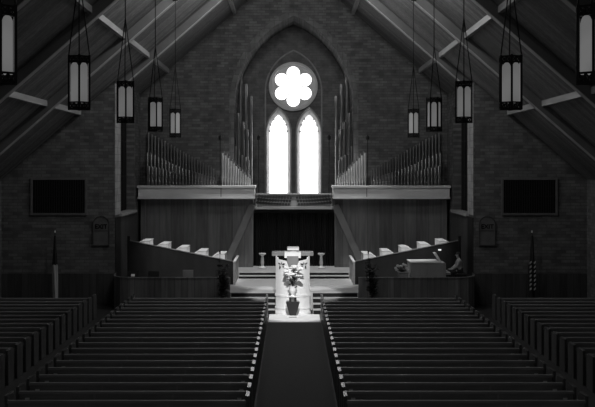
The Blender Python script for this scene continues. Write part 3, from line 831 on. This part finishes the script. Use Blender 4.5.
# organist faces -X (towards the keys); local axes: forward f = -X, lateral = Y
per = empty('person', (bx+.10, by, P1)); tag(per, 'seated person in grey shirt playing the organ at the right', 'person')
S = SZ
J = [(0,0,S+.11,.13),            #0 pelvis
     (-.02,0,S+.28,.14),(-.03,0,S+.44,.155),(-.04,0,S+.56,.12), #1-3 spine to upper chest
     (-.07,0,S+.64,.055),(-.115,0,S+.70,.058),(-.12,0,S+.78,.088),(-.115,0,S+.86,.07), #4-7 neck, head
     (-.08,.17,S+.55,.06),(-.16,.22,S+.33,.045),(-.36,.16,S+.18,.034),(-.42,.15,S+.17,.028),  #8-11 left arm
     (-.08,-.17,S+.55,.06),(-.16,-.22,S+.33,.045),(-.36,-.16,S+.18,.034),(-.42,-.15,S+.17,.028), #12-15
     (-.03,.10,S+.09,.09),(-.42,.12,S+.05,.068),(-.40,.12,S-.36,.045),(-.40,.12,S-.58,.036),(-.52,.13,S-.625,.03), #16-20
     (-.03,-.10,S+.09,.09),(-.42,-.12,S+.05,.068),(-.40,-.12,S-.36,.045),(-.40,-.12,S-.58,.036),(-.52,-.13,S-.625,.03)] #21-25
E = [(0,1),(1,2),(2,3),(3,4),(4,5),(5,6),(6,7),(3,8),(8,9),(9,10),(10,11),(3,12),(12,13),(13,14),(14,15),(0,16),(16,17),(17,18),(18,19),(19,20),(0,21),(21,22),(22,23),(23,24),(24,25)]
for q, w in ((1,11),(-1,15)):    # palm already at the wrist end; fingers and thumb branch from it
    wx, wy, wz = J[w][0], J[w][1], J[w][2]
    for (dy, l) in ((-.026,.062),(-.009,.075),(.009,.07),(.026,.055)):
        k = len(J); J += [(wx-.05,wy+dy,wz+.004,.009),(wx-.05-l*.6,wy+dy,wz-.004,.008),(wx-.05-l,wy+dy,wz-.03,.007)]
        E += [(w,k),(k,k+1),(k+1,k+2)]
    k = len(J); J += [(wx-.015,wy-q*.035,wz,.010),(wx-.05,wy-q*.055,wz-.015,.008)]; E += [(w,k),(k,k+1)]
bod = skinned('body', J, E, M['skin'], per)
g = 1.13
JS = [(0,0,S+.09,.14)]+[(x,y,z,r*g) for x,y,z,r in J[1:4]]+[(-.085,0,S+.615,.066)]+[(x,y,z,r*1.25) for x,y,z,r in (J[8],J[9],J[10])]+[(x,y,z,r*1.25) for x,y,z,r in (J[12],J[13],J[14])]
skinned('shirt', JS, [(0,1),(1,2),(2,3),(3,4),(3,5),(5,6),(6,7),(3,8),(8,9),(9,10)], M['shirt'], per)
JT = [(0,0,S+.09,.145)]+[(x,y,z,r*1.15) for x,y,z,r in J[16:20]]+[(x,y,z,r*1.15) for x,y,z,r in J[21:25]]
skinned('trousers', JT, [(0,1),(1,2),(2,3),(3,4),(0,5),(5,6),(6,7),(7,8)], M['trousers'], per)
for q in (-1, 1): MB().ball((-.48,q*.13,S-.61), .13,.05,.045, 10, 6).build('shoe', M['trousers'], per, smooth=True)
hx, hz = -.12, S+.79
MB().ball((hx+.022,0,hz+.035), .098,.088,.105, 14, 9).build('hair', M['hair'], per, smooth=True)
MB().ball((hx-.095,0,hz-.01), .022,.014,.026, 8, 6).build('nose', M['skin'], bod, smooth=True)
ey = MB(); 
for q in (-1,1): ey.ball((hx-.085,q*.032,hz+.018), .010,.013,.008, 8, 5)
ey.build('eyes', M['hair'], bod)
MB().ball((hx-.086,0,hz-.05), .008,.024,.006, 8, 5).build('mouth', M['trousers'], bod)
er = MB()
for q in (-1,1): er.ball((hx+.005,q*.09,hz-.0), .02,.012,.032, 8, 6)
er.build('ears', M['skin'], bod, smooth=True)

# pale flowers on a wooden stand left of the console
px_, Yp = ax(400.5, 42.4), 42.4
ps = empty('flower_pedestal', (px_+.12, Yp, P1)); tag(ps, 'square wooden pedestal standing left of the organ console', 'pedestal')
MB().box(-.21,.21,-.18,.18,.002,.72).build('body', M['console'], ps, bevel=.01)
MB().box(-.24,.24,-.21,.21,.72,.76).build('top', M['console'], ps, bevel=.008)
fl = empty('flower_arrangement', (px_+.06, Yp, P1+.76)); tag(fl, 'bunch of pale flowers with dark leaves on the pedestal by organ console', 'flowers')
MB().lathe([(.08,0),(.13,.03),(.15,.08),(.13,.08),(.11,.05)], (0,0,.001), 14).build('bowl', M['pot'], fl)
lf = MB()
for k in range(45):
    a = random.uniform(0,2*PI); r = random.uniform(.0,.17); b = Vector((r*math.cos(a), r*math.sin(a), .07+random.uniform(0,.18)))
    d = Vector((math.cos(a), math.sin(a), random.uniform(-.2,.9))).normalized(); l = .12
    s = d.cross(Vector((0,0,1))).normalized()*.03; m = b+d*l*.5
    lf.add([b, m+s, b+d*l, m-s, m+Vector((0,0,.01))], [(0,1,4),(1,2,4),(2,3,4),(3,0,4),(0,3,2,1)])
lf.build('foliage', M['leaf'], fl)
for k in range(11):
    a = PI*(.02+1.0*k/10)+random.uniform(-.15,.15); r = random.uniform(.15,.27)
    x, z = -r*math.cos(a)-.03, .07+random.uniform(.8,1.1)*r*1.1*math.sin(a)
    o = MB()
    for q in range(5): o.ball((x+.03*math.cos(q*1.26), -.16, z+.03*math.sin(q*1.26)), .032,.03,.032, 6, 5)
    o.tube([(x*.3,-.02,.06),(x,-.15,z)], .006, 5)
    o.build('flower', M['desk'], fl, smooth=True)

# left side: wooden chair and a dark music stand with a white sheet
ch = empty('wooden_chair', (ax(188.3,42.5), 42.6, P1)); tag(ch, 'small wooden chair with solid back behind the left choir screen', 'chair')
MB().box(-.22,.22,-.22,.22,.42,.46).build('seat', M['console'], ch, bevel=.008)
MB().box(-.23,.23,-.26,-.22,.46,az(269.8,42.4)-P1).build('backrest', M['console'], ch, bevel=.015)
for a in (-.2,.2):
    for b in (-.2,.2): MB().box(a-.02,a+.02,b-.02,b+.02,.002,.42).build('leg', M['console'], ch)
for px, lab, sheet in ((133.0,'black music stand holding a small white sheet at far left',True),(153.5,'empty black music stand behind the left choir screen',False)):
    ms = empty('music_stand', (ax(px,42.8), 42.8, P1)); h = az(274,42.8)-P1
    tag(ms, lab, 'music stand')
    MB().tube([(0,0,.06),(0,0,h-.1)], .013, 6).build('pole', M['iron'], ms)
    b = MB()
    for q in range(3):
        a = 2*PI*q/3+.5; b.tube([(0,0,.14),(.22*math.cos(a),.22*math.sin(a),.012)], .01, 5)
    b.build('tripod', M['iron'], ms)
    dk = MB().hexa([(-.24,-.02,h-.15),(.24,-.02,h-.15),(.24,.08,h+.12),(-.24,.08,h+.12),(-.24,0,h-.16),(.24,0,h-.16),(.24,.1,h+.11),(-.24,.1,h+.11)]).build('desk', M['iron'], ms)
    if sheet:
        sh = MB().hexa([(-.08,-.036,h-.10),(.08,-.036,h-.10),(.08,.0,h+.0),(-.08,.0,h+.0),(-.08,-.03,h-.10),(.08,-.03,h-.10),(.08,.006,h+.0),(-.08,.006,h+.0)]).build('music_sheet', M['sheet'])
        sh.location = ms.location; tag(sh, 'small white sheet resting on the far left music stand', 'sheet music')

# ---- lanterns
def make_lantern():
    t = empty('hanging_lantern')
    R, H = .23, 1.04
    hz_, bt, tp = H/2, .125, .115
    cor = [(R*math.cos(PI/2+k*PI/3), R*math.sin(PI/2+k*PI/3)) for k in range(6)]
    fr = MB()
    for (x, y) in cor: fr.tube([(x,y,-hz_-.02),(x,y,hz_+.03)], .024, 6)
    for z in (-hz_, -hz_+bt, hz_-tp, hz_):
        for k in range(6):
            a, b = cor[k], cor[(k+1)%6]; fr.tube([(*a,z),(*b,z)], .017, 6)
    # pierced bands: crossed strips in every field of the six sides
    def band(z0, z1):
        m = MB()
        for k in range(6):
            a, b = Vector((*cor[k],0)), Vector((*cor[(k+1)%6],0))
            for q in range(2):
                p, r = a.lerp(b, .06+.44*q), a.lerp(b, .06+.44*q+.44)
                zz0, zz1 = Vector((0,0,z0)), Vector((0,0,z1))
                m.tube([p+zz0, r+zz1], .009, 4); m.tube([p+zz1, r+zz0], .009, 4)
                c = (p+r)/2 + Vector((0,0,(z0+z1)/2))
                m.ball(tuple(c), .022,.022,.022, 6, 4)
                m.tube([r+zz0, r+zz1], .010, 4)
        return m
    fr.build('frame', M['iron'], t)
    band(hz_-tp, hz_).build('pierced_band', M['iron'], t); band(-hz_, -hz_+bt).build('pierced_band', M['iron'], t)
    top = MB().lathe([(.02,0),(R*.9,.0),(R*.9,.015),(.05,.03),(.02,.04)], (0,0,hz_-.01), 6); top.build('cap', M['iron'], t)
    MB().lathe([(.02,-.05),(R*.8,-.02),(R*.8,.0),(.02,.0)], (0,0,-hz_+.02), 6).build('bottom_plate', M['iron'], t)
    for k in range(6):
        a, b = Vector((*cor[k],0)), Vector((*cor[(k+1)%6],0)); n = (a+b).normalized()*-.012
        z0, z1 = -hz_+bt, hz_-tp; p, r = a.lerp(b,.15)+n, a.lerp(b,.85)+n
        loop = [(p,z0),(r,z0),(r,z1-.09),(p.lerp(r,.85),z1-.035),(p.lerp(r,.68),z1-.015),(p.lerp(r,.5),z1-.005),(p.lerp(r,.32),z1-.015),(p.lerp(r,.15),z1-.035),(p,z1-.09)]
        m = MB(); L = len(loop); th = n.normalized()*.012
        vs = [tuple(q+Vector((0,0,z))) for q, z in loop] + [tuple(q+th+Vector((0,0,z))) for q, z in loop]
        m.add(vs, [tuple(range(L)), tuple(range(2*L-1,L-1,-1))]+[(i,(i+1)%L,L+(i+1)%L,L+i) for i in range(L)])
        m.build('glass_pane', M['lamp_pane'], t)
    return t
proto = make_lantern()
LZ = 7.70
info = [(37.0,(-4.52,4.51),0,'farthest'),(31.1,(-4.45,4.43),1,'fourth nearest'),(25.2,(-4.40,4.34),2,'third nearest'),(19.5,(-4.35,4.27),3,'second nearest'),(13.5,(-4.13,4.06),4,'nearest')]
rots = {(-1,0):0,(1,0):0,(-1,1):.16,(1,1):PI/6,(-1,2):.05,(1,2):.0,(-1,3):0.0,(1,3):.10,(-1,4):.0,(1,4):.05}
first = True
for Y, XX, k, word in info:
    for sgn, side in ((-1,'left'),(1,'right')):
        o = proto if first else dup(proto)
        first = False
        X = XX[0 if sgn < 0 else 1]; xx = X
        zt = roof(X)+.1
        o.location = (xx, Y, LZ); o.rotation_euler.z = rots[(sgn,k)] - math.atan2(X-CX, Y)
        tag(o, 'black iron lantern with pale panes, %s of the five hanging on the %s' % (word, side), 'lantern', 'hanging lanterns')
        ca = MB(); hz_ = .52; R = .23; ch_ = 1.65
        a0 = PI/2
        for q in range(3):
            a = a0+q*2*PI/3
            ca.tube([(R*math.cos(a),R*math.sin(a),hz_+.04),(0,0,hz_+ch_)], .0135, 5)
        ca.tube([(0,0,hz_+ch_),(0,0,zt-LZ)], .0145, 5)
        ca.build('chains', M['iron'], o)
        MB().lathe([(.1,0),(.1,.06),(.03,.12)], (0,0,zt-LZ-.12), 8).build('ceiling_mount', M['iron'], o)

# ---- pews
def make_pew(length):
    """pew facing +Y, its back plane at local y=0, from x=0 to x=length"""
    t = empty('church_pew')
    L = length
    MB().hexa([(.06,0,.40),(L-.06,0,.40),(L-.06,.035,.40),(.06,.035,.40),(.06,-.05,.793),(L-.06,-.05,.793),(L-.06,-.015,.793),(.06,-.015,.793)]).build('backrest', M['pew'], t); bk = t.children[-1] if False else C.objects[-1]
    MB().box(.06,L-.06,-.085,.005,.795,.86).build('top_rail', M['pew_rail'], t, bevel=.008)
    MB().box(.06,L-.06,.04,.47,.42,.46).build('seat', M['pew'], t, bevel=.008)
    prof = [(-.08,.0),(-.08,.945),(.38,.945),(.46,.90),(.49,.82),(.49,0)]
    ends = []
    for x0, x1 in ((0,.075),(L-.075,L)):
        e_ = MB().prism(prof, 'x', x0, x1).build('pew_end', M['pew_end'], t, bevel=.008); ends.append(e_)
        xa, xb_ = x0-.003, x1+.003; za, zb = (.958, .9665) if x0 == 0 else (.9665, .958)
        MB().hexa([(xa,-.09,.946),(xb_,-.09,.946),(xb_,.40,.946),(xa,.40,.946),(xa,-.09,za),(xb_,-.09,zb),(xb_,.40,zb),(xa,.40,za)]).build('end_cap', M['polish'], e_)
    n = max(2, round(L/1.8))
    for k in range(n):
        xa = .12+(L-.24)*k/n+.18; xb_ = .12+(L-.24)*(k+1)/n-.18
        rk = MB().box(xa,xb_,-.16,-.03,.52,.535).box(xa,xb_,-.165,-.15,.535,.62)
        rk.box(xa,xa+.02,-.16,-.03,.535,.64).box(xb_-.02,xb_,-.16,-.03,.535,.64)
        rk.build('book_rack', M['pew_end'], t)
    for k in range(1, n):
        xs = L*k/n
        MB().box(xs-.02,xs+.02,-.062,-.052,.40,.80).build('back_batten', M['pew_rail'], bk)
        MB().box(xs-.025,xs+.025,.05,.42,.002,.42).build('support', M['pew_end'], t)
    for x in (.26, L-.26):
        MB().box(x-.05,x+.05,-.075,-.060,.66,.71).build('card_holder', M['card'], bk)
    return t
words = ['first','second','third','fourth','fifth','sixth','seventh','eighth','ninth','tenth','eleventh','twelfth','thirteenth','fourteenth','fifteenth','sixteenth','seventeenth','eighteenth','nineteenth','twentieth']
pcl = make_pew(5.4); ps_ = make_pew(4.85); pcr = pcl
used = set()
for r in range(20):
    Y = 38.6 - .893*r
    for (x0, src, where) in ((-1.05-5.4, pcl, 'left of the middle aisle'), (1.05, pcr, 'right of the middle aisle'),
                             (-7.92-4.85, ps_, 'in the far left side block'), (7.92, ps_, 'in the far right side block')):
        if src is ps_ and 7.92 > 300*Y/F*1.02+.3: continue
        o = src if src not in used else dup(src); used.add(src)
        o.location = (x0, Y, .002)
        tag(o, 'long dark wooden pew, %s row from the chancel, %s' % (words[r], where), 'pew', 'pews '+where)

# ------------------------------------------------------------------ light
def lamp(kind, name, loc, energy, target=None, **k):
    l = D.lights.new(name, kind); l.energy = energy
    for a, v in k.items(): setattr(l, a, v)
    o = D.objects.new(name, l); C.objects.link(o); o.location = loc
    if target: o.rotation_euler = (Vector(target)-Vector(loc)).to_track_quat('-Z','Y').to_euler()
    return o
lamp('SPOT','pulpit_spot',(0.3,24.0,12.5),15600,(0,41.2,0.0),spot_size=math.radians(12.2),spot_blend=.3,shadow_soft_size=.1)
lamp('SPOT','platform_spot',(0,37.5,15.0),5000,(0,45.0,0.5),spot_size=math.radians(24),spot_blend=.5,shadow_soft_size=.12)
for sgn in (-1,1):
    lamp('SPOT','choir_spot',(sgn*1.6,36.0,14.0),7200,(sgn*4.7,44.9,2.4),spot_size=math.radians(21),spot_blend=.6,shadow_soft_size=.12)
    lamp('SPOT','case_spot',(sgn*.6,46.2,15.0),3600,(sgn*2.2,49.2,4.6),spot_size=math.radians(34),spot_blend=1.0,shadow_soft_size=.15)
    lamp('POINT','rafter_lamp',(sgn*2.5,40.2,13.9),210,shadow_soft_size=.12)
    lamp('POINT','rafter_lamp',(sgn*3.7,34.0,12.8),210,shadow_soft_size=.12)
for Y in (27.8, 33.8, 40.0):
    lamp('POINT','ridge_lamp',(0,Y,16.0),240,shadow_soft_size=.15)

w = D.worlds.new('world'); bpy.context.scene.world = w; w.use_nodes = True
bg = w.node_tree.nodes['Background']; bg.inputs['Color'].default_value = (1,1,1,1); bg.inputs['Strength'].default_value = .125

# ------------------------------------------------------------------ camera
cam = D.cameras.new('camera'); co = D.objects.new('camera', cam); C.objects.link(co)
co.location = (CX, 0, CZ); co.rotation_euler = (PI/2, 0, 0)
cam.sensor_fit = 'HORIZONTAL'; cam.sensor_width = 36; cam.lens = F/595*36
cam.shift_x = (297.5-VX)/595; cam.shift_y = -(203.5-VY)/595
cam.clip_end = 300; cam.clip_start = .05
sc_ = bpy.context.scene; sc_.camera = co
sc_.view_settings.view_transform = 'Standard'; sc_.view_settings.look = 'None'
sc_.view_settings.exposure = 0; sc_.view_settings.gamma = 1; sc_.view_settings.use_curve_mapping = False
